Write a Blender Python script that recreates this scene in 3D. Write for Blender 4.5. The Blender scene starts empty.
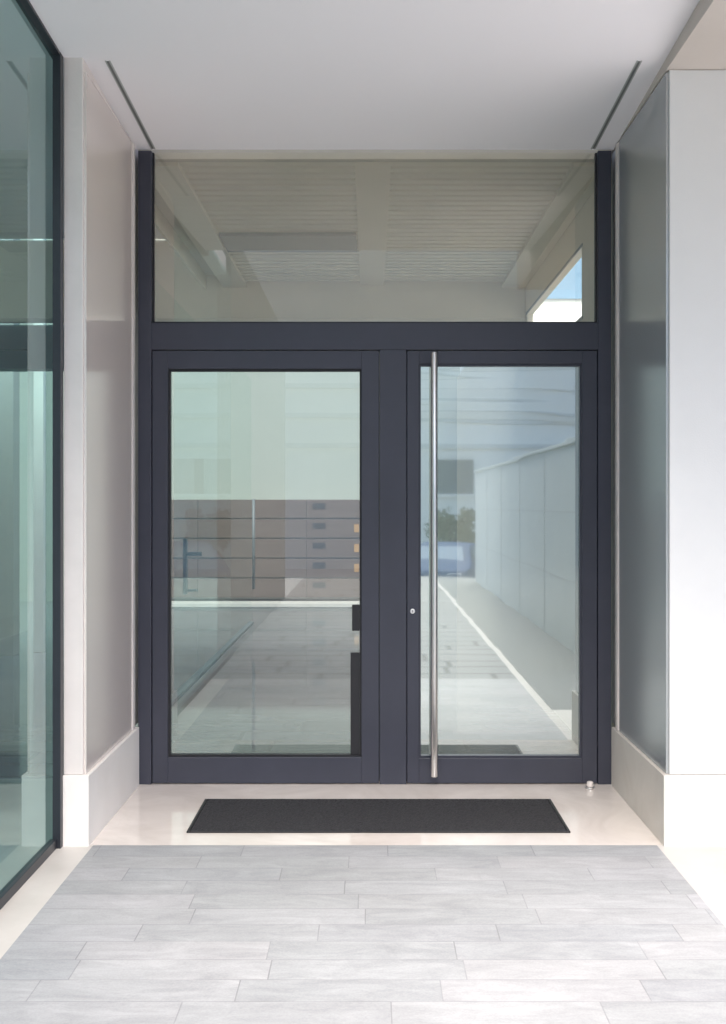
import bpy, bmesh, math, random
from mathutils import Vector, Matrix
random.seed(4)
sc=bpy.context.scene
COL=sc.collection
F=1134.0; CX=371.0; CY=505.0; EYE=1.48
YF=-1.08
def PX(px,d=6.0): return (px-CX)*d/F
def PZ(py,d=6.0): return EYE-(py-CY)*d/F
def ceilz(y): return 3.36+(-y)*0.057

# ---------------------------------------------------------------- materials
def new_mat(name):
    m=bpy.data.materials.new(name); m.use_nodes=True
    nt=m.node_tree
    for n in list(nt.nodes): nt.nodes.remove(n)
    o=nt.nodes.new('ShaderNodeOutputMaterial')
    return m,nt,o
def N(nt,t,**k):
    n=nt.nodes.new(t)
    for a,b in k.items(): setattr(n,a,b)
    return n
def surf(name,c1,c2=None,scale=3.0,rough=0.5,metal=0.0,bump=0.0,bscale=60.0,stretch=(1,1,1),rvar=0.08,spec=0.5,detail=5,dist=0.0):
    m,nt,o=new_mat(name); L=nt.links.new
    p=N(nt,'ShaderNodeBsdfPrincipled'); L(p.outputs[0],o.inputs[0])
    g=N(nt,'ShaderNodeNewGeometry'); mp=N(nt,'ShaderNodeMapping'); mp.inputs['Scale'].default_value=stretch
    L(g.outputs['Position'],mp.inputs['Vector'])
    nz=N(nt,'ShaderNodeTexNoise'); nz.inputs['Scale'].default_value=scale; nz.inputs['Detail'].default_value=detail; nz.inputs['Roughness'].default_value=0.6; nz.inputs['Distortion'].default_value=dist
    L(mp.outputs[0],nz.inputs['Vector'])
    r=N(nt,'ShaderNodeValToRGB'); r.color_ramp.elements[0].position=0.3; r.color_ramp.elements[1].position=0.7
    c2=c2 or tuple(x*0.88 for x in c1)
    r.color_ramp.elements[0].color=(*c2,1); r.color_ramp.elements[1].color=(*c1,1)
    L(nz.outputs[0],r.inputs[0]); L(r.outputs[0],p.inputs['Base Color'])
    mr=N(nt,'ShaderNodeMapRange'); mr.inputs[3].default_value=max(0.02,rough-rvar); mr.inputs[4].default_value=min(1,rough+rvar)
    L(nz.outputs[0],mr.inputs[0]); L(mr.outputs[0],p.inputs['Roughness'])
    p.inputs['Metallic'].default_value=metal; p.inputs['Specular IOR Level'].default_value=spec
    if bump>0:
        n2=N(nt,'ShaderNodeTexNoise'); n2.inputs['Scale'].default_value=bscale; n2.inputs['Detail'].default_value=4
        L(mp.outputs[0],n2.inputs['Vector'])
        b=N(nt,'ShaderNodeBump'); b.inputs['Strength'].default_value=bump; b.inputs['Distance'].default_value=0.004
        L(n2.outputs[0],b.inputs['Height']); L(b.outputs[0],p.inputs['Normal'])
    return m
def glass(name,tint,refl,refl_col=(1,1,1),wave=0.0,wscale=1.5,stretch=(1,1,1),graze=1.0,rough=0.0,haze=0.0,hazecol=(0.8,0.85,0.84),zr=None):
    m,nt,o=new_mat(name); L=nt.links.new
    t=N(nt,'ShaderNodeBsdfTransparent'); t.inputs[0].default_value=(*tint,1)
    g=N(nt,'ShaderNodeBsdfGlossy'); g.inputs[0].default_value=(*refl_col,1); g.inputs['Roughness'].default_value=rough
    fr=N(nt,'ShaderNodeFresnel'); fr.inputs[0].default_value=1.5
    mr=N(nt,'ShaderNodeMapRange'); mr.inputs[1].default_value=0.04; mr.inputs[2].default_value=1.0
    mr.inputs[3].default_value=refl; mr.inputs[4].default_value=graze
    L(fr.outputs[0],mr.inputs[0])
    mx=N(nt,'ShaderNodeMixShader'); L(mr.outputs[0],mx.inputs[0]); L(t.outputs[0],mx.inputs[1]); L(g.outputs[0],mx.inputs[2])
    if haze>0:
        # milky haze painted on the pane as a thin dusty film
        df=N(nt,'ShaderNodeBsdfDiffuse'); df.inputs[0].default_value=(*hazecol,1)
        gm=N(nt,'ShaderNodeNewGeometry'); hn=N(nt,'ShaderNodeTexNoise'); hn.inputs['Scale'].default_value=1.3; hn.inputs['Detail'].default_value=3; L(gm.outputs['Position'],hn.inputs['Vector'])
        hr=N(nt,'ShaderNodeMapRange'); hr.inputs[1].default_value=0.3; hr.inputs[2].default_value=0.7; hr.inputs[3].default_value=haze*0.6; hr.inputs[4].default_value=haze*1.4; L(hn.outputs[0],hr.inputs[0])
        m2=N(nt,'ShaderNodeMixShader'); L(hr.outputs[0],m2.inputs[0]); L(mx.outputs[0],m2.inputs[1]); L(df.outputs[0],m2.inputs[2]); L(m2.outputs[0],o.inputs[0])
    else: L(mx.outputs[0],o.inputs[0])
    if wave>0:
        gm=N(nt,'ShaderNodeNewGeometry'); mp=N(nt,'ShaderNodeMapping'); mp.inputs['Scale'].default_value=stretch
        L(gm.outputs['Position'],mp.inputs['Vector'])
        nz=N(nt,'ShaderNodeTexNoise'); nz.inputs['Scale'].default_value=wscale; nz.inputs['Detail'].default_value=1.0
        L(mp.outputs[0],nz.inputs['Vector'])
        b=N(nt,'ShaderNodeBump'); b.inputs['Strength'].default_value=1.0; b.inputs['Distance'].default_value=wave
        if zr:
            # roller-wave distortion fades out away from the toughened edge
            sx=N(nt,'ShaderNodeSeparateXYZ'); L(gm.outputs['Position'],sx.inputs[0])
            zm=N(nt,'ShaderNodeMapRange'); zm.inputs[1].default_value=zr[0]; zm.inputs[2].default_value=zr[1]; zm.inputs[3].default_value=0.05; zm.inputs[4].default_value=1.0; L(sx.outputs[2],zm.inputs[0])
            L(zm.outputs[0],b.inputs['Strength'])
        L(nz.outputs[0],b.inputs['Height']); L(b.outputs[0],g.inputs['Normal'])
    return m
def paving(name,tw,th,c1,c2,grout,gw=0.004,rough=0.55,hue=0.012,joint=(0.15,0.85),tvar=0.14):
    m,nt,o=new_mat(name); L=nt.links.new
    def M(op,a,b=None,c=None):
        n=N(nt,'ShaderNodeMath',operation=op)
        for i,v in enumerate((a,b,c)):
            if v is None: continue
            if isinstance(v,(int,float)): n.inputs[i].default_value=v
            else: L(v,n.inputs[i])
        return n.outputs[0]
    g=N(nt,'ShaderNodeNewGeometry'); s=N(nt,'ShaderNodeSeparateXYZ'); L(g.outputs['Position'],s.inputs[0])
    v=M('DIVIDE',M('ADD',s.outputs[1],1.08),th); row=M('FLOOR',v)
    wn=N(nt,'ShaderNodeTexWhiteNoise',noise_dimensions='1D'); L(M('ADD',row,3.0),wn.inputs['W'])
    u=M('ADD',M('DIVIDE',s.outputs[0],tw),wn.outputs['Value'])
    col=M('FLOOR',u); fu=M('SUBTRACT',u,col); fv=M('SUBTRACT',v,row)
    du=M('MULTIPLY',M('MINIMUM',fu,M('SUBTRACT',1.0,fu)),tw)
    dv=M('MULTIPLY',M('MINIMUM',fv,M('SUBTRACT',1.0,fv)),th)
    dd=M('MINIMUM',du,dv)
    gm=N(nt,'ShaderNodeMapRange'); gm.inputs[1].default_value=gw*0.4; gm.inputs[2].default_value=gw; L(dd,gm.inputs[0])
    cx=N(nt,'ShaderNodeCombineXYZ'); L(col,cx.inputs[0]); L(row,cx.inputs[1])
    w2=N(nt,'ShaderNodeTexWhiteNoise',noise_dimensions='3D'); L(cx.outputs[0],w2.inputs['Vector'])
    va=N(nt,'ShaderNodeVectorMath',operation='MULTIPLY_ADD'); L(w2.outputs['Color'],va.inputs[0]); va.inputs[1].default_value=(13,13,13); L(g.outputs['Position'],va.inputs[2])
    mp=N(nt,'ShaderNodeMapping'); mp.inputs['Scale'].default_value=(2.4,7.5,1); mp.inputs['Rotation'].default_value=(0,0,0.4); L(va.outputs[0],mp.inputs['Vector'])
    nz=N(nt,'ShaderNodeTexNoise'); nz.inputs['Scale'].default_value=1.8; nz.inputs['Detail'].default_value=9; nz.inputs['Roughness'].default_value=0.72; nz.inputs['Distortion'].default_value=0.8
    L(mp.outputs[0],nz.inputs['Vector'])
    fine=N(nt,'ShaderNodeTexNoise'); fine.inputs['Scale'].default_value=150; fine.inputs['Detail'].default_value=3; L(g.outputs['Position'],fine.inputs['Vector'])
    fac=M('ADD',M('ADD',M('MULTIPLY',w2.outputs['Value'],tvar),M('MULTIPLY',nz.outputs[0],0.85)),M('MULTIPLY',fine.outputs[0],0.28))
    r=N(nt,'ShaderNodeValToRGB'); r.color_ramp.elements[0].position=0.38; r.color_ramp.elements[1].position=0.88
    r.color_ramp.elements[0].color=(*c2,1); r.color_ramp.elements[1].color=(*c1,1); L(fac,r.inputs[0])
    hs=N(nt,'ShaderNodeVectorMath',operation='MULTIPLY_ADD'); L(w2.outputs['Color'],hs.inputs[0]); hs.inputs[1].default_value=(hue*2,hue,-hue*1.5) ; hs.inputs[2].default_value=(1-hue,1-hue*0.5,1+hue*0.75)
    tinted=N(nt,'ShaderNodeVectorMath',operation='MULTIPLY'); L(r.outputs[0],tinted.inputs[0]); L(hs.outputs[0],tinted.inputs[1])
    gn=N(nt,'ShaderNodeTexNoise'); gn.inputs['Scale'].default_value=3.5; gn.inputs['Detail'].default_value=3; L(g.outputs['Position'],gn.inputs['Vector'])
    gv=N(nt,'ShaderNodeMapRange'); gv.inputs[1].default_value=0.35; gv.inputs[2].default_value=0.65; gv.inputs[3].default_value=joint[0]; gv.inputs[4].default_value=joint[1]; L(gn.outputs[0],gv.inputs[0])
    gf=M('SUBTRACT',1.0,M('MULTIPLY',M('SUBTRACT',1.0,gm.outputs[0]),gv.outputs[0]))
    mix=N(nt,'ShaderNodeMix',data_type='RGBA'); L(gf,mix.inputs[0]); mix.inputs[6].default_value=(*grout,1); L(tinted.outputs[0],mix.inputs[7])
    big=N(nt,'ShaderNodeTexNoise'); big.inputs['Scale'].default_value=1.4; big.inputs['Detail'].default_value=5; L(g.outputs['Position'],big.inputs['Vector'])
    bm=N(nt,'ShaderNodeMapRange'); bm.inputs[1].default_value=0.3; bm.inputs[2].default_value=0.7; bm.inputs[3].default_value=0.9; bm.inputs[4].default_value=1.07; L(big.outputs[0],bm.inputs[0])
    mm=N(nt,'ShaderNodeVectorMath',operation='SCALE'); L(mix.outputs[2],mm.inputs[0]); L(bm.outputs[0],mm.inputs['Scale'])
    p=N(nt,'ShaderNodeBsdfPrincipled'); L(mm.outputs[0],p.inputs['Base Color'])
    rr=N(nt,'ShaderNodeMapRange')
    if rough>0.3: rr.inputs[3].default_value=rough-0.12; rr.inputs[4].default_value=rough+0.13
    else: rr.inputs[3].default_value=max(0.02,rough-0.03); rr.inputs[4].default_value=rough+0.03
    L(nz.outputs[0],rr.inputs[0]); L(rr.outputs[0],p.inputs['Roughness'])
    b=N(nt,'ShaderNodeBump'); b.inputs['Strength'].default_value=0.3; b.inputs['Distance'].default_value=0.0015
    L(M('ADD',gm.outputs[0],M('MULTIPLY',nz.outputs[0],0.4)),b.inputs['Height'])
    if rough>0.3: L(b.outputs[0],p.inputs['Normal'])
    L(p.outputs[0],o.inputs[0]); return m

M_frame=surf('charcoal_powder_coat',(0.044,0.047,0.068),(0.038,0.041,0.059),scale=5,rough=0.42,bump=0.12,bscale=400)
M_frameS=surf('black_shopfront_frame',(0.022,0.026,0.034),(0.018,0.021,0.028),scale=5,rough=0.4)
M_gasket=surf('black_gasket',(0.016,0.016,0.02),rough=0.6)
M_steel=surf('brushed_steel',(0.78,0.77,0.76),(0.66,0.65,0.65),scale=30,rough=0.32,metal=1.0,stretch=(1,1,0.05))
M_stone=surf('pale_limestone',(0.77,0.715,0.685),(0.71,0.66,0.63),scale=5,rough=0.5,bump=0.1,bscale=90)
M_white_wall=surf('white_render',(0.665,0.67,0.665),(0.63,0.635,0.63),scale=2,rough=0.75,bump=0.15,bscale=150)
M_skirt=surf('limestone_skirting',(0.88,0.845,0.81),(0.82,0.78,0.74),scale=2.4,rough=0.5,rvar=0.02,bump=0.05,bscale=70,detail=8,dist=0.8)
M_skirtR=surf('limestone_skirting_darkened',(0.68,0.645,0.60),(0.58,0.54,0.495),scale=2.4,rough=0.45,rvar=0.02,bump=0.05,bscale=70,detail=8,dist=0.8)  # same limestone, colour lowered to offset the strong sun on this side
M_panelL=surf('polished_taupe_panel',(0.76,0.685,0.64),(0.72,0.645,0.60),scale=0.7,rough=0.19,metal=0.12,stretch=(1,1,0.3),rvar=0.02,spec=1.0,detail=1)
M_panelR=surf('grey_metal_panel',(0.43,0.455,0.465),(0.38,0.405,0.42),scale=0.7,rough=0.20,metal=0.35,stretch=(1,1,0.3),rvar=0.02,spec=0.9,detail=1)
M_ceil=surf('white_ceiling_paint',(0.94,0.92,0.95),(0.925,0.905,0.935),scale=1,rough=0.8)
M_soffit=surf('beige_soffit',(0.62,0.565,0.52),(0.58,0.525,0.48),scale=2,rough=0.7)
M_vent=surf('vent_grey',(0.16,0.17,0.17),rough=0.5)
M_ventf=surf('vent_frame_grey',(0.45,0.47,0.46),rough=0.5)
M_floor=surf('polished_beige_marble',(0.84,0.78,0.735),(0.66,0.595,0.55),scale=1.6,rough=0.05,rvar=0.02,detail=10,dist=1.5,spec=1.0)
M_strip=surf('pale_stone_strip',(0.60,0.57,0.54),(0.52,0.49,0.46),scale=4,rough=0.4)
M_tiles=paving('grey_stone_pavers',0.62,0.155,(0.43,0.44,0.455),(0.245,0.252,0.266),(0.20,0.20,0.21),gw=0.0028,tvar=0.13,joint=(0.2,0.85))
M_boards=paving('darkened_walkway_boards',1.5,0.40,(0.24,0.25,0.255),(0.15,0.16,0.165),(0.035,0.035,0.035),gw=0.035,joint=(0.8,1.0))  # dark colour put in to deepen the floor reflected in the door
M_path=surf('grey_gravel_path',(0.25,0.26,0.26),(0.19,0.20,0.20),scale=40,rough=0.9,bump=0.5,bscale=80)
M_plaza=surf('pale_plaza_stone',(0.58,0.56,0.535),(0.50,0.48,0.455),scale=2,rough=0.55)
M_terr=surf('pale_terrace_stone',(0.66,0.64,0.61),(0.60,0.58,0.55),scale=2,rough=0.55)
M_mat=surf('charcoal_carpet',(0.036,0.036,0.040),(0.012,0.012,0.015),scale=70,rough=0.95,bump=1.0,bscale=260)
M_matedge=surf('rubber_edge',(0.018,0.018,0.02),rough=0.6)
M_glassT=glass('transom_glass',(0.97,0.95,0.86),0.17,(1.0,0.95,0.86),rough=0.014,haze=0.14,hazecol=(0.88,0.81,0.69))  # warm haze colour puts a glow into the transom glass
M_glassA=glass('door_glass',(0.76,0.82,0.80),0.17,(0.88,0.96,0.95),wave=0.0002,wscale=1.5,rough=0.01,haze=0.055)
M_glassB=glass('rippled_door_glass',(0.52,0.60,0.59),0.50,(0.92,1.0,0.98),wave=0.0018,wscale=2.4,stretch=(0.3,1,5.0),rough=0.022,haze=0.09,zr=(1.8,2.25))
M_glassS=glass('teal_shopfront_glass',(0.56,0.83,0.80),0.22,(0.80,0.95,0.94),graze=0.75,haze=0.04)
M_glassP=glass('partition_glass',(0.92,0.97,0.95),0.04,(0.9,1,0.97),graze=0.08)
M_lobbyfloor=paving('polished_lobby_planks',1.2,0.31,(0.20,0.235,0.25),(0.12,0.145,0.157),(0.04,0.05,0.05),gw=0.018,rough=0.05,hue=0.02,joint=(0.6,0.9))
M_shopfloor=surf('pale_shop_floor',(0.46,0.48,0.46),(0.40,0.42,0.40),scale=3,rough=0.2,rvar=0.05)
M_lobbywall=surf('sage_plaster',(0.25,0.285,0.26),(0.235,0.27,0.245),scale=1,rough=0.8)
M_beige=surf('beige_plaster',(0.88,0.80,0.67),(0.84,0.76,0.63),scale=1,rough=0.8)
M_slat=surf('ash_slat',(0.84,0.79,0.67),(0.78,0.73,0.61),scale=8,rough=0.6,stretch=(0.15,1,1))
M_slatback=surf('slat_backing',(0.60,0.56,0.47),rough=0.9)
M_walnut=surf('walnut_veneer',(0.085,0.062,0.052),(0.07,0.05,0.042),scale=6,rough=0.6,stretch=(0.3,1,3))
M_label=surf('dark_bronze_plate',(0.02,0.018,0.017),rough=0.5)
M_amber=surf('amber_card',(0.32,0.19,0.08),rough=0.5)
M_black=surf('black_plastic',(0.012,0.012,0.015),rough=0.4)
M_dark=surf('pale_reveal',(0.24,0.22,0.20),rough=0.7)
M_plinth=surf('grey_plinth',(0.42,0.42,0.40),rough=0.6)
M_joint=surf('cladding_joint',(0.67,0.69,0.68),rough=0.8)
M_asphalt=surf('asphalt',(0.06,0.06,0.062),(0.045,0.045,0.047),scale=20,rough=0.9,bump=0.4,bscale=200)
M_ground=surf('concrete_ground',(0.56,0.55,0.53),(0.50,0.49,0.47),scale=1.5,rough=0.85)
M_line=surf('road_paint',(0.75,0.75,0.72),rough=0.7)
M_bldg=surf('white_facade',(0.86,0.86,0.82),(0.82,0.82,0.78),scale=1,rough=0.8)
M_band=surf('grey_string_course',(0.70,0.72,0.70),rough=0.8)
M_blue=surf('blue_glazed_facade',(0.20,0.34,0.50),(0.14,0.26,0.40),scale=0.8,rough=0.3,spec=0.5)
M_panelw=surf('pale_grey_cladding',(0.72,0.76,0.74),(0.69,0.73,0.71),scale=1.5,rough=0.4)
M_greywall=surf('muted_grey_green_render',(0.26,0.29,0.28),(0.23,0.26,0.25),scale=1.5,rough=0.8)
M_win=surf('window_dark_glass',(0.10,0.14,0.18),rough=0.5,rvar=0.03,spec=0.08)
M_screen=surf('windscreen_glass',(0.16,0.24,0.34),rough=0.5,rvar=0.03,spec=0.1)
M_bark=surf('bark',(0.10,0.075,0.055),(0.05,0.04,0.03),scale=12,rough=0.95,bump=0.8,bscale=40)
M_leaf=surf('leaf_green',(0.10,0.14,0.07),(0.055,0.085,0.04),scale=2.2,rough=0.7)
M_car=surf('blue_car_paint',(0.012,0.055,0.16),rough=0.6,rvar=0.03,spec=0.06)
M_tyre=surf('tyre_rubber',(0.02,0.02,0.02),rough=0.85)
M_lamp=surf('headlight_lens',(0.7,0.72,0.75),rough=0.1,rvar=0.03)
M_rug=surf('teal_wall',(0.52,0.68,0.66),(0.48,0.64,0.62),scale=1,rough=0.8)
M_column=surf('grey_column_paint',(0.24,0.28,0.28),rough=0.6)
M_pale=surf('pale_column_paint',(0.62,0.68,0.66),rough=0.6)
M_lever=surf('dark_grey_metal',(0.10,0.12,0.13),rough=0.5)
M_beam=surf('dark_teal_beam',(0.18,0.26,0.27),rough=0.6)

# ---------------------------------------------------------------- helpers
def tag(o,label=None,category=None,kind=None,group=None):
    if label: o["label"]=label
    if category: o["category"]=category
    if kind: o["kind"]=kind
    if group: o["group"]=group
    return o
def link(o,parent=None):
    COL.objects.link(o)
    if parent is not None:
        o.parent=parent
        pm=Vector((0,0,0)); q=parent
        while q is not None: pm+=q.location; q=q.parent
        o.location=o.location-pm
    return o
def empty(name,loc,parent=None):
    o=bpy.data.objects.new(name,None); o.empty_display_size=0.2; o.location=loc
    return link(o,parent)
def boxes(name,lst,mat,parent=None,bevel=0.0,origin=None,seg=2):
    xs=[v for b in lst for v in b[0:2]]; ys=[v for b in lst for v in b[2:4]]; zs=[v for b in lst for v in b[4:6]]
    c=Vector(origin) if origin else Vector(((min(xs)+max(xs))/2,(min(ys)+max(ys))/2,min(zs)))
    bm=bmesh.new()
    for (x0,x1,y0,y1,z0,z1) in lst:
        r=bmesh.ops.create_cube(bm,size=1.0)
        for v in r['verts']:
            v.co=Vector(((x0+x1)/2+v.co.x*(x1-x0),(y0+y1)/2+v.co.y*(y1-y0),(z0+z1)/2+v.co.z*(z1-z0)))-c
    me=bpy.data.meshes.new(name); bm.to_mesh(me); bm.free(); me.materials.append(mat)
    o=bpy.data.objects.new(name,me); o.location=c; link(o,parent)
    if bevel>0:
        md=o.modifiers.new('bevel','BEVEL'); md.width=bevel; md.segments=seg; md.limit_method='ANGLE'
    return o
def box(name,b,mat,parent=None,bevel=0.0,**k): return boxes(name,[b],mat,parent,bevel,**k)
def mesh(name,verts,faces,mat,parent=None,smooth=False):
    c=Vector((sum(v[0] for v in verts)/len(verts),sum(v[1] for v in verts)/len(verts),min(v[2] for v in verts)))
    me=bpy.data.meshes.new(name); me.from_pydata([tuple(Vector(v)-c) for v in verts],[],faces); me.update()
    me.materials.append(mat)
    if smooth:
        for p in me.polygons: p.use_smooth=True
    o=bpy.data.objects.new(name,me); o.location=c; return link(o,parent)
def cyl(name,p,r,h,mat,parent=None,axis='Z',seg=32,r2=None,bevel=0.0):
    bm=bmesh.new(); bmesh.ops.create_cone(bm,cap_ends=True,segments=seg,radius1=r,radius2=r if r2 is None else r2,depth=h)
    me=bpy.data.meshes.new(name)
    if axis=='X': bm.transform(Matrix.Rotation(math.pi/2,4,'Y'))
    if axis=='Y': bm.transform(Matrix.Rotation(math.pi/2,4,'X'))
    for f in bm.faces: f.smooth = len(f.verts)==4
    bm.to_mesh(me); bm.free(); me.materials.append(mat)
    o=bpy.data.objects.new(name,me); o.location=p; link(o,parent)
    if bevel>0:
        md=o.modifiers.new('bevel','BEVEL'); md.width=bevel; md.segments=2; md.limit_method='ANGLE'
    return o
def pane(name,x0,x1,z0,z1,y,mat,parent=None): return mesh(name,[(x0,y,z0),(x1,y,z0),(x1,y,z1),(x0,y,z1)],[(0,1,2,3)],mat,parent)
def panex(name,x,y0,y1,z0,z1,mat,parent=None): return mesh(name,[(x,y0,z0),(x,y1,z0),(x,y1,z1),(x,y0,z1)],[(0,1,2,3)],mat,parent)
def sheet(name,x0,x1,y0,y1,z,mat,label): 
    o=mesh(name,[(x0,y0,z),(x1,y0,z),(x1,y1,z),(x0,y1,z)],[(0,1,2,3)],mat); return tag(o,label,name.replace('_',' '),'structure')
def prism(name,x0,x1,y0,y1,zf,t,mat,parent=None):
    v=[(x0,y0,zf(y0)),(x1,y0,zf(y0)),(x1,y1,zf(y1)),(x0,y1,zf(y1)),(x0,y0,zf(y0)+t),(x1,y0,zf(y0)+t),(x1,y1,zf(y1)+t),(x0,y1,zf(y1)+t)]
    return mesh(name,v,[(3,2,1,0),(4,5,6,7),(0,1,5,4),(1,2,6,5),(2,3,7,6),(3,0,4,7)],mat,parent)

# ---------------------------------------------------------------- ground sheets (street lies 0.9 m lower than the walkway)
ZS=-0.9; YE=-17.0; YP=-2.1; YW=-3.56
gv=[(-400,400,0),(400,400,0),(400,YE,0),(-400,YE,0),(-400,YE-0.02,ZS),(400,YE-0.02,ZS),(400,-400,ZS),(-400,-400,ZS)]
go=mesh('ground',gv,[(3,2,1,0),(4,5,2,3),(7,6,5,4)],M_ground); tag(go,'wide concrete ground stepping down to the lower street','ground','structure')
sheet('pavement',-1.205,1.24,YW,YF,0.004,M_tiles,'light grey stone plank paving leading to the door')
sheet('walkway',-1.36,1.24,YE,YW,0.004,M_boards,'grey board walkway to the street, made darker to deepen the door reflection')
sheet('entrance_floor',-1.34,1.30,YF,0.12,0.004,M_floor,'polished beige marble threshold floor in the door niche')
sheet('stone_border',-1.36,-1.205,YW,YF,0.004,M_strip,'narrow beige stone border beside the paving')
sheet('paving_edge',1.24,1.30,YE,YP,0.004,M_strip,'thin pale stone edge strip along the paving')
sheet('gravel_path',1.30,2.2,YE,YP,0.004,M_path,'narrow grey gravel strip along the low wall')
sheet('plaza',1.24,12,YP,YF,0.004,M_plaza,'pale stone plaza floor beside the paving')
sheet('terrace',2.2,12,YE,YP,0.004,M_terr,'pale stone terrace beyond the low wall')
sheet('lobby_floor',-6,4,0.12,11.4,0.004,M_lobbyfloor,'polished grey plank floor of the lobby')
sheet('shop_floor',-6,-1.36,-10,0.12,0.004,M_shopfloor,'pale polished floor inside the shop')
sheet('road',-200,200,-31,-19,ZS+0.006,M_asphalt,'dark asphalt street beyond the walkway')
tag(boxes('road_marking',[(i*6,i*6+3,-26.06,-25.94,ZS,ZS+0.012) for i in range(-8,9)],M_line),'dashed white centre line painted on asphalt','road marking','structure')
tag(box('kerb',(-200,200,-19,-18.8,ZS,ZS+0.12),M_stone,bevel=0.01),'pale stone kerb along the street','kerb','structure')

# ---------------------------------------------------------------- pillars / niche walls
def stone_pillar(label,x_in,x_out,side,facemat,panelmat,skm,skirt_top=0.31,top=3.9):
    s=side
    e=empty('stone_pillar',((x_in+x_out)/2,YF/2,0)); tag(e,label,'pillar')
    a,b=sorted((x_in+s*0.012,x_out))
    box('wall',(a,b,YF,0.1,skirt_top+0.001,top),facemat,e,bevel=0.003)
    a,b=sorted((x_in,x_in+s*0.0115))
    box('wall_panel',(a,b,YF+0.012,-0.14,skirt_top+0.001,3.36),panelmat,e)
    a,b=sorted((x_in-s*0.006,x_in+s*0.0115))
    box('trim',(a,b,-0.125,-0.075,skirt_top+0.001,3.36),M_stone,e,bevel=0.002)
    a,b=sorted((x_in-s*0.017,x_out))
    box('skirting',(a,b,YF-0.018,-0.025,0,skirt_top),skm,e,bevel=0.002)
    return e
stone_pillar('narrow limestone pillar with polished taupe side panel beside the shopfront',-1.238,-1.333,-1,M_stone,M_panelL,M_skirt)
stone_pillar('broad white rendered pillar with grey metal side panel beside the door',1.283,4.2,1,M_white_wall,M_panelR,M_skirtR,top=3.368)

# ---------------------------------------------------------------- ceiling and soffit
c=empty('canopy_ceiling',(0,-1.9,3.4)); tag(c,'smooth white canopy ceiling above the entrance','ceiling')
prism('ceiling_panel',-1.335,1.283,-3.1,0.0,ceilz,0.3,M_ceil,c)
so=box('side_soffit',(1.2835,4.2,-3.9,0.1,3.37,4.05),M_soffit); tag(so,'beige soffit slab resting on the white pillar','soffit')
for xc in (-1.15,1.172):
    v=empty('ceiling_vent',(xc,-0.65,3.38)); tag(v,'long narrow dark linear slot vent set in the white ceiling','ceiling vent',group='linear slot vents in the ceiling')
    prism('slot',xc-0.005,xc+0.005,-1.045,-0.02,lambda y: ceilz(y)-0.003,0.02,M_vent,v)
    prism('frame',xc-0.012,xc-0.0052,-1.05,-0.01,lambda y: ceilz(y)-0.002,0.02,M_ventf,v)
    prism('frame',xc+0.0052,xc+0.012,-1.05,-0.01,lambda y: ceilz(y)-0.002,0.02,M_ventf,v)

# ---------------------------------------------------------------- entrance door
E=empty('entrance_door',(0.02,0.0,0.004)); tag(E,'double glazed entrance door with dark grey frame and transom window','door')
xl0,xl1=PX(138.5),PX(151.8); xr0,xr1=PX(597.6),PX(611)
ztr0,ztr1=PZ(350),PZ(323)
zb=0.0045
boxes('frame',[(xl0,xl1,-0.012,0.10,zb,3.352),(xr0,xr1,-0.012,0.10,zb,3.352),
      (xl1,xr0,-0.012,0.10,ztr0,ztr1),
      (PX(379.6),PX(406.4),-0.009,0.10,zb,ztr0)],M_frame,E,bevel=0.002)
T=empty('transom_window',((xl1+xr0)/2,0.03,ztr1),E)
pane('glass_pane',xl1,xr0,ztr1,3.352,0.03,M_glassT,T)
boxes('glazing_bead',[(xl1,xr0,0.02,0.045,ztr1,ztr1+0.010),(xl1,xl1+0.008,0.02,0.045,ztr1+0.010,3.35),(xr0-0.008,xr0,0.02,0.045,ztr1+0.010,3.35)],M_gasket,T)
def leaf(x0,x1,gx0,gx1,gz0,gz1,mat,bt):
    z0,z1=0.010,PZ(350.8)
    e=empty('door_leaf',((x0+x1)/2,0,z0),E)
    boxes('leaf_frame',[(x0,gx0,-0.006,0.06,z0,z1),(gx1,x1,-0.006,0.06,z0,z1),(gx0,gx1,-0.006,0.06,gz1,z1),(gx0,gx1,-0.006,0.06,z0,gz0)],M_frame,e,bevel=0.002)
    g=0.010
    boxes('glazing_bead',[(gx0,gx0+g,0.008,0.05,gz0+g,gz1-g),(gx1-g,gx1,0.008,0.05,gz0+g,gz1-g),(gx0,gx1,0.008,0.05,gz1-g,gz1),(gx0,gx1,0.008,0.05,gz0,gz0+g)],M_gasket if bt else M_frame,e)
    pane('glass_pane',gx0+0.002,gx1-0.002,gz0+0.002,gz1-0.002,0.028,mat,e)
    return e
la=leaf(PX(152.5),PX(378.9),PX(168),PX(361.5),PZ(757),PZ(369),M_glassA,True)
lb=leaf(PX(407.1),PX(596.9),PX(419),PX(582),PZ(758),PZ(364),M_glassB,False)
boxes('dark_strip',[(PX(350.5),PX(361.5)-0.0105,0.012,0.027,PZ(757)+0.0105,PZ(653)),(PX(352),PX(361.5)-0.0105,0.012,0.027,PZ(631),PZ(605))],M_gasket,la,bevel=0.002)  # black strips added over the pane to block its reflection
boxes('rebate',[(xl1,xl1+0.02,0.062,0.0995,zb,ztr0-0.001),(PX(378.4)-0.01,PX(379.5),0.062,0.0995,zb,ztr0-0.001),(PX(406.5),PX(407.6)+0.01,0.062,0.0995,zb,ztr0-0.001),(xr0-0.02,xr0,0.062,0.0995,zb,ztr0-0.001)],M_gasket,E)
hb=PX(434.3,5.93)
cyl('handle',(hb,-0.075,(PZ(352,5.92)+PZ(777,5.92))/2),0.0175,PZ(352,5.92)-PZ(777,5.92),M_steel,lb,bevel=0.003)
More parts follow.
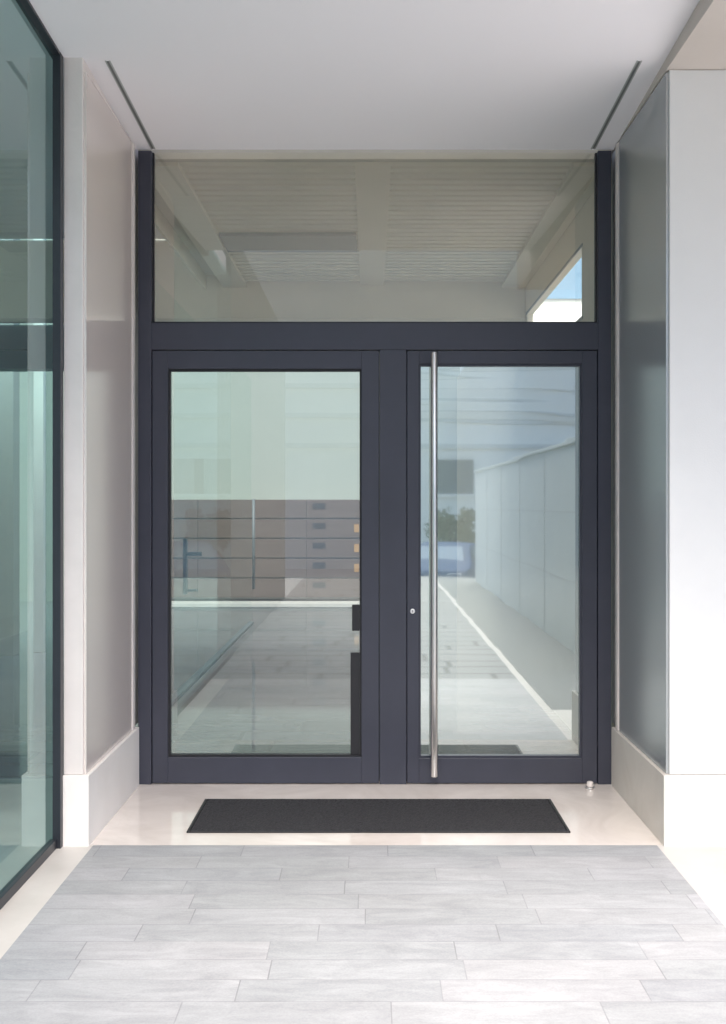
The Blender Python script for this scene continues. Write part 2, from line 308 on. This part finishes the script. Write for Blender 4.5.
for z in (0.22,1.25,2.13):
    cyl('handle_bracket',(hb,-0.040,z),0.008,0.070,M_steel,lb,axis='Y')
cyl('lock',(PX(412.5),-0.010,PZ(611)),0.013,0.010,M_steel,lb,axis='Y',bevel=0.002)
boxes('keyhole',[(PX(412.5)-0.0015,PX(412.5)+0.0015,-0.0165,-0.0145,PZ(611)-0.006,PZ(611)+0.006)],M_black,lb)

ds=empty('door_stop',(PX(590,5.95),-0.05,0.004)); tag(ds,'small round chrome door stop on the marble floor','door stop')
cyl('base',(PX(590,5.9),-0.10,0.009),0.024,0.010,M_steel,ds,bevel=0.002)
cyl('post',(PX(590,5.9),-0.10,0.028),0.017,0.028,M_stone,ds,bevel=0.005)

# ---------------------------------------------------------------- mat
y_far=-(6-EYE*F/(801-CY)); y_near=-(6-EYE*F/(834-CY))
mx0=PX(186.5,6+y_near); mx1=PX(570.5,6+y_near)
dm=empty('doormat',((mx0+mx1)/2,(y_far+y_near)/2,0.004)); tag(dm,'long charcoal ribbed doormat lying on marble floor','doormat')
bm=bmesh.new(); nx,ny=300,90
vs=[]
for j in range(ny+1):
    rowv=[]
    for i in range(nx+1):
        x=mx0+0.012+(mx1-mx0-0.024)*i/nx; y=y_near+0.012+(y_far-y_near-0.024)*j/ny
        edge = i in (0,nx) or j in (0,ny)
        rowv.append(bm.verts.new((x-dm.location.x,y-dm.location.y,0.0015 if edge else 0.009+random.uniform(-0.002,0.002))))
    vs.append(rowv)
for j in range(ny):
    for i in range(nx): bm.faces.new((vs[j][i],vs[j][i+1],vs[j+1][i+1],vs[j+1][i]))
me=bpy.data.meshes.new('pile'); bm.to_mesh(me); bm.free(); me.materials.append(M_mat)
o=bpy.data.objects.new('pile',me); COL.objects.link(o); o.parent=dm
w=0.012
boxes('rubber_border',[(mx0,mx0+w,y_near,y_far,0.0045,0.011),(mx1-w,mx1,y_near,y_far,0.0045,0.011),(mx0+w,mx1-w,y_near,y_near+w,0.0045,0.011),(mx0+w,mx1-w,y_far-w,y_far,0.0045,0.011)],M_matedge,dm)

# ---------------------------------------------------------------- shopfront beside
S=empty('shopfront_window',(-1.36,-4,0)); tag(S,'full height teal tinted shopfront glazing with dark frame','shop window')
posts=[(-1.368,-1.3335,YF-0.05,YF-0.002,0.0,3.8)]
boxes('frame',posts+[(-1.380,-1.350,-5.0,YF-0.05,0.0045,0.045)],M_frameS,S,bevel=0.002)
prism('top_rail',-1.380,-1.3355,-3.3,YF-0.002,lambda y: ceilz(y)-0.012,0.12,M_frameS,S)
panex('glass_pane',-1.366,-5.0,YF-0.05,0.045,3.7,M_glassS,S)
fw=box('reflection_wall',(-1.5,-1.366,-12,-5.005,0.0045,4.2),M_greywall); tag(fw,'unseen grey green wall added to dim reflections in the door glass','wall')  # added out of view to keep bright reflections off the left pane

# ---------------------------------------------------------------- interior
W=empty('lobby_wall',(0,11.4,0)); tag(W,'pale sage plaster wall at the end of the lobby','wall')
box('wall',(-7,1.36,11.35,11.5,0,8.0),M_lobbywall,W)
t=box('shop_wall',(-6.1,-5.95,-10,11.3,0,7.0),M_rug); tag(t,'teal painted wall inside the shop','wall')
R=empty('lobby_side_wall',(1.4,5,0)); tag(R,'beige lobby side wall with high clerestory opening','wall')
ZW=2.65
boxes('wall',[(1.31,1.36,0.12,11.3,0,ZW),(1.31,1.36,0.12,1.05,ZW,3.415),(1.31,1.36,3.5,11.3,ZW,3.415)],M_beige,R)
box('wall_head',(1.31,1.36,1.05,3.5,3.08,3.415),M_beige,R)
boxes('opening_trim',[(1.305,1.3095,1.01,3.54,3.08,3.10),(1.305,1.3095,1.01,3.54,ZW-0.02,ZW)],M_column,R)
panex('window_pane',1.34,1.05,3.5,ZW,3.08,M_glassP,R)
C=empty('lobby_ceiling',(0,1.9,3.3)); tag(C,'ash slatted lobby ceiling with pale beams','ceiling')
sl=[]
y=0.17
while y<3.5:
    sl.append((-1.05,-0.09,y,y+0.075,3.345,3.375)); sl.append((0.11,1.10,y,y+0.075,3.345,3.375)); y+=0.115
boxes('slats',sl,M_slat,C)
box('backing',(-1.39,1.38,0.1,3.6,3.42,3.5),M_slatback,C)
box('front_trim',(-1.39,1.38,0.105,0.16,3.342,3.418),M_slatback,C)
box('beam',(-0.09,0.11,0.161,3.6,3.340,3.418),M_beige,C)
box('beam',(1.10,1.305,0.161,3.6,3.32,3.418),M_slat,C)
box('beam',(-1.25,-1.05,0.161,3.6,3.32,3.418),M_slat,C)
box('fascia',(-1.41,-1.392,0.1,3.59,3.30,3.725),M_slat,C)
box('beam',(-5.94,1.305,3.6,3.85,3.06,3.72),M_beige,C)
box('beam',(-1.04,-0.1,1.75,2.25,3.318,3.3435),M_column,C)
k=box('shop_ceiling',(-5.94,-1.412,-8.4,3.59,3.73,3.9),M_ceil); tag(k,'plain white ceiling inside the shop','ceiling')
bmz=box('shop_beam',(-5.9,-1.6,3.9,4.1,2.67,3.05),M_beam); tag(bmz,'dark teal beam spanning the shop interior','beam')
for (x,y,wd,mt) in ((-3.6,5.2,0.2,M_column),(-2.6,5.6,0.16,M_column),(-3.33,5.4,0.10,M_pale)):
    cc=box('shop_column',(x-wd/2,x+wd/2,y-wd/2,y+wd/2,0.0045,4.2),mt,bevel=0.005); tag(cc,'slim square column inside the shop','column',group='slim columns inside the shop')
P=empty('glass_partition',(-1.5,3.5,0)); tag(P,'frameless glass partition with pull handle along the lobby','partition')
boxes('rail',[(-1.53,-1.47,0.14,8.2,0.0045,0.02)],M_lever,P)
for a,b in ((0.16,2.6),(2.62,5.3),(5.32,8.2)):
    panex('glass_pane',-1.5,a,b,0.02,3.05,M_glassP,P)
cyl('handle',(-1.44,7.9,1.0),0.018,1.1,M_lever,P)
boxes('lever_handle',[(-1.47,-1.445,2.86,2.94,0.78,1.22),(-1.445,-1.33,2.885,2.915,1.08,1.11),(-1.445,-1.36,2.885,2.915,0.80,0.82)],M_lever,P,bevel=0.004)
MB=empty('mailbox_cabinet',(-1.6,11,0)); tag(MB,'long dark walnut mailbox cabinet with rows of doors','cabinet')
bx0,bx1=-4.2,-0.15; zt=1.56
box('carcass',(bx0,bx1,10.93,11.34,0.08,zt),M_dark,MB)
box('plinth',(bx0,bx1,10.88,11.34,0.005,0.045),M_plinth,MB)
cols=5; rows=5; cw=(bx1-bx0)/cols; z00=0.085; rh=(zt-z00)/rows
for r in range(rows):
    for q in range(cols):
        x0=bx0+q*cw
        d=box('mailbox_door',(x0+0.002,x0+cw-0.002,10.90,10.929,z00+r*rh+0.022,z00+r*rh+rh),M_walnut,MB,bevel=0.003)
        zc=z00+r*rh+rh*0.55
        if q in (1,4):
            box('nameplate',(x0+0.09,x0+0.28,10.892,10.8995,zc,zc+0.08),M_label,d)
        if q==4 and r in (1,2,3):
            box('nameplate',(bx1-0.10,bx1-0.03,10.892,10.8995,zc-0.06,zc+0.06),M_amber,d)

# ---------------------------------------------------------------- surroundings
G=empty('garden_wall',(2.1,-10.5,0)); tag(G,'long low wall of pale grey cladding panels beside walkway','wall')
boxes('wall',[(2.03,2.2,-16,-4.0,0.0045,2.1)],M_panelw,G)
boxes('coping',[(2.0,2.23,-16.02,-3.98,2.102,2.14)],M_panelw,G,bevel=0.004)
boxes('panel_joint',[(2.026,2.0295,-5-2.2*i-0.005,-5-2.2*i+0.005,0.01,2.09) for i in range(0,5)]+[(2.027,2.0298,-16,-4,z,z+0.012) for z in (0.7,1.4)],M_joint,G)

def building(label,x0,x1,y0,y1,h,mat,nx,nz,wz=1.5,zs=1.2,wf=0.26,winmat=None):
    e=empty('building',((x0+x1)/2,(y0+y1)/2,ZS)); tag(e,label,'building')
    box('wall',(x0,x1,y0,y1,ZS,h),mat,e)
    boxes('parapet',[(x0-0.15,x1+0.15,y1-0.3,y1+0.15,h,h+0.5)],mat,e)
    boxes('string_course',[(x0,x1,y1+0.001,y1+0.12,z,z+0.18) for z in (3.6,4.7,5.8,7.4)],M_band,e)
    for j in range(nz):
        for i in range(nx):
            cx=x0+(i+0.5)*(x1-x0)/nx; z=zs+j*(h-1)/nz
            ww=(x1-x0)/nx*wf
            wv=box('window',(cx-ww,cx+ww,y1+0.003,y1+0.05,z,z+wz),winmat or M_win,e)
            box('sill',(cx-ww-0.1,cx+ww+0.1,y1+0.003,y1+0.2,z-0.12,z-0.003),mat,wv)
    return e
building('long white rendered building across the street',-22,38,-46,-36,11.6,M_bldg,6,1,wz=1.3,zs=1.9,wf=0.08)
e=empty('office_building',(8,25,0)); tag(e,'white office building with blue glazed bands beyond the lobby','building')
box('wall',(2.2,14,20,32,0,16),M_bldg,e)
for j in range(6):
    box('window',(2.6,13.6,19.93,19.995,1.2+2.5*j,2.7+2.5*j),M_blue,e)

def car(loc):
    e=empty('parked_car',loc); tag(e,'blue hatchback parked facing the walkway','car')
    prof=[(-2.05,0.35),(-2.08,0.75),(-1.95,0.95),(-1.2,1.02),(-0.55,1.42),(0.1,1.50),(0.9,1.46),(1.6,1.25),(1.95,1.0),(2.05,0.7),(2.0,0.35)]
    bm=bmesh.new(); rings=[]
    for (s,wf) in ((-1,0.0),(-0.93,0.6),(-0.7,1.0),(0.0,1.15),(0.7,1.0),(0.93,0.6),(1,0.0)):
        ring=[]
        for (a,z) in prof:
            hw=0.90 if z<1.03 else 0.90-(z-1.03)*0.55
            ring.append(bm.verts.new((a*(0.97+0.03*wf),s*hw,0.35+(z-0.35)*(0.95+0.05*wf))))
        rings.append(ring)
    for r1,r2 in zip(rings,rings[1:]):
        for i in range(len(prof)):
            j=(i+1)%len(prof); bm.faces.new((r1[i],r1[j],r2[j],r2[i]))
    bm.faces.new(rings[0]); bm.faces.new(rings[-1][::-1])
    bmesh.ops.recalc_face_normals(bm,faces=bm.faces)
    me=bpy.data.meshes.new('body'); bm.to_mesh(me); bm.free(); me.materials.append(M_car)
    for p in me.polygons: p.use_smooth=True
    b=bpy.data.objects.new('body',me); COL.objects.link(b); b.parent=e
    md=b.modifiers.new('subsurf','SUBSURF'); md.levels=2; md.render_levels=2
    L=Vector(loc)
    def q(name,vs,mat):
        return mesh(name,[tuple(Vector(v)+L) for v in vs],[tuple(range(len(vs)))],mat,e)
    q('windscreen',[(-1.16,-0.66,1.09),(-1.16,0.66,1.09),(-0.66,0.54,1.40),(-0.66,-0.54,1.40)],M_screen)
    q('rear_window',[(1.90,0.62,1.07),(1.90,-0.62,1.07),(1.63,-0.54,1.27),(1.63,0.54,1.27)],M_win)
    for s in (-1,1):
        q('side_window',[(-0.95,s*0.88,1.08),(1.5,s*0.88,1.08),(1.2,s*0.76,1.30),(0.1,s*0.71,1.38),(-0.5,s*0.74,1.34)],M_win)
        q('headlight',[(-2.08,s*0.45,0.66),(-2.06,s*0.76,0.68),(-1.99,s*0.76,0.84),(-2.02,s*0.45,0.82)],M_lamp)
        for a in (-1.3,1.3):
            wv=cyl('wheel',(L.x+a,L.y+s*0.80,L.z+0.32),0.10,0.19,M_tyre,e,axis='Y')
            cyl('tyre',(L.x+a,L.y+s*0.80,L.z+0.32),0.32,0.2,M_tyre,wv,axis='Y',bevel=0.02)
            cyl('rim',(L.x+a,L.y+s*0.80,L.z+0.32),0.2,0.215,M_steel,wv,axis='Y',bevel=0.01)
    q('grille',[(-2.085,-0.35,0.45),(-2.085,0.35,0.45),(-2.09,0.35,0.62),(-2.09,-0.35,0.62)],M_black)
    e.rotation_euler=(0,0,math.radians(-75))
    return e
car((1.80,-21.4,ZS))

def tree(loc,h,label):
    e=empty('tree',loc); tag(e,label,'tree')
    bm=bmesh.new(); random.seed(int(h*10))
    def limb(p,q,r1,r2):
        d=(q-p); n=d.normalized(); a=n.orthogonal().normalized(); b=n.cross(a)
        r=[[bm.verts.new(c+rr*(math.cos(t*math.pi/4)*a+math.sin(t*math.pi/4)*b)) for t in range(8)] for c,rr in ((p,r1),(q,r2))]
        for t in range(8): bm.faces.new((r[0][t],r[0][(t+1)%8],r[1][(t+1)%8],r[1][t]))
    top=Vector((0.05,0,h*0.4)); limb(Vector((0,0,0)),top,0.12,0.08)
    cl=[]
    for i in range(9):
        a=i*2.4; q=top+Vector((math.cos(a)*h*0.22,math.sin(a)*h*0.22,h*(0.08+0.04*i))); limb(top,q,0.05,0.02)
        cl.append((q,h*random.uniform(0.1,0.17)))
    me=bpy.data.meshes.new('trunk'); bm.to_mesh(me); bm.free(); me.materials.append(M_bark)
    t=bpy.data.objects.new('trunk',me); COL.objects.link(t); t.parent=e
    v=[];f=[]
    for c,r in cl:
        for k in range(260):
            d=Vector((random.gauss(0,1),random.gauss(0,1),random.gauss(0,0.8))).normalized()*r*random.uniform(0.4,1.15)
            p=c+d; a=Vector((random.gauss(0,1),random.gauss(0,1),random.gauss(0,1))).normalized(); b=a.orthogonal().normalized(); s=random.uniform(0.05,0.10)
            i=len(v); v+=[p-a*s,p+b*s*0.5,p+a*s,p-b*s*0.5]; f.append((i,i+1,i+2,i+3))
    me=bpy.data.meshes.new('crown'); me.from_pydata([tuple(x) for x in v],[],f); me.materials.append(M_leaf)
    o=bpy.data.objects.new('crown',me); COL.objects.link(o); o.parent=e
tree((2.75,-33,ZS),2.5,'small leafy green tree beyond the road')

# ---------------------------------------------------------------- light
w=bpy.data.worlds.new('World'); sc.world=w; w.use_nodes=True
nt=w.node_tree; bg=nt.nodes['Background']
sky=nt.nodes.new('ShaderNodeTexSky'); sky.sky_type='NISHITA'; sky.sun_disc=False
EL=math.radians(56); AZ=math.radians(182)
sky.sun_elevation=EL; sky.sun_rotation=AZ; sky.air_density=1.0; sky.dust_density=4.0; sky.ozone_density=1.0
nt.links.new(sky.outputs[0],bg.inputs[0]); bg.inputs[1].default_value=0.44
sd=bpy.data.lights.new('sun','SUN'); sd.energy=4.7; sd.angle=math.radians(45); sd.color=(1.0,0.955,0.91)
so_=bpy.data.objects.new('sun',sd); COL.objects.link(so_)
dirv=Vector((math.sin(AZ)*math.cos(EL),math.cos(AZ)*math.cos(EL),math.sin(EL)))
so_.rotation_euler=dirv.to_track_quat('Z','Y').to_euler(); so_.location=dirv*30

# ---------------------------------------------------------------- camera
cd=bpy.data.cameras.new('camera'); cam=bpy.data.objects.new('camera',cd); COL.objects.link(cam); sc.camera=cam
cam.location=(0,-6,EYE); cam.rotation_euler=(math.pi/2,0,0)
cd.sensor_fit='AUTO'; cd.sensor_width=36; cd.lens=36*F/1024.0
cd.shift_x=-(CX-363)/1024.0; cd.shift_y=-(512-CY)/1024.0
cd.clip_start=0.05; cd.clip_end=1500
sc.view_settings.view_transform='Standard'; sc.view_settings.look='None'; sc.view_settings.exposure=0; sc.view_settings.gamma=1
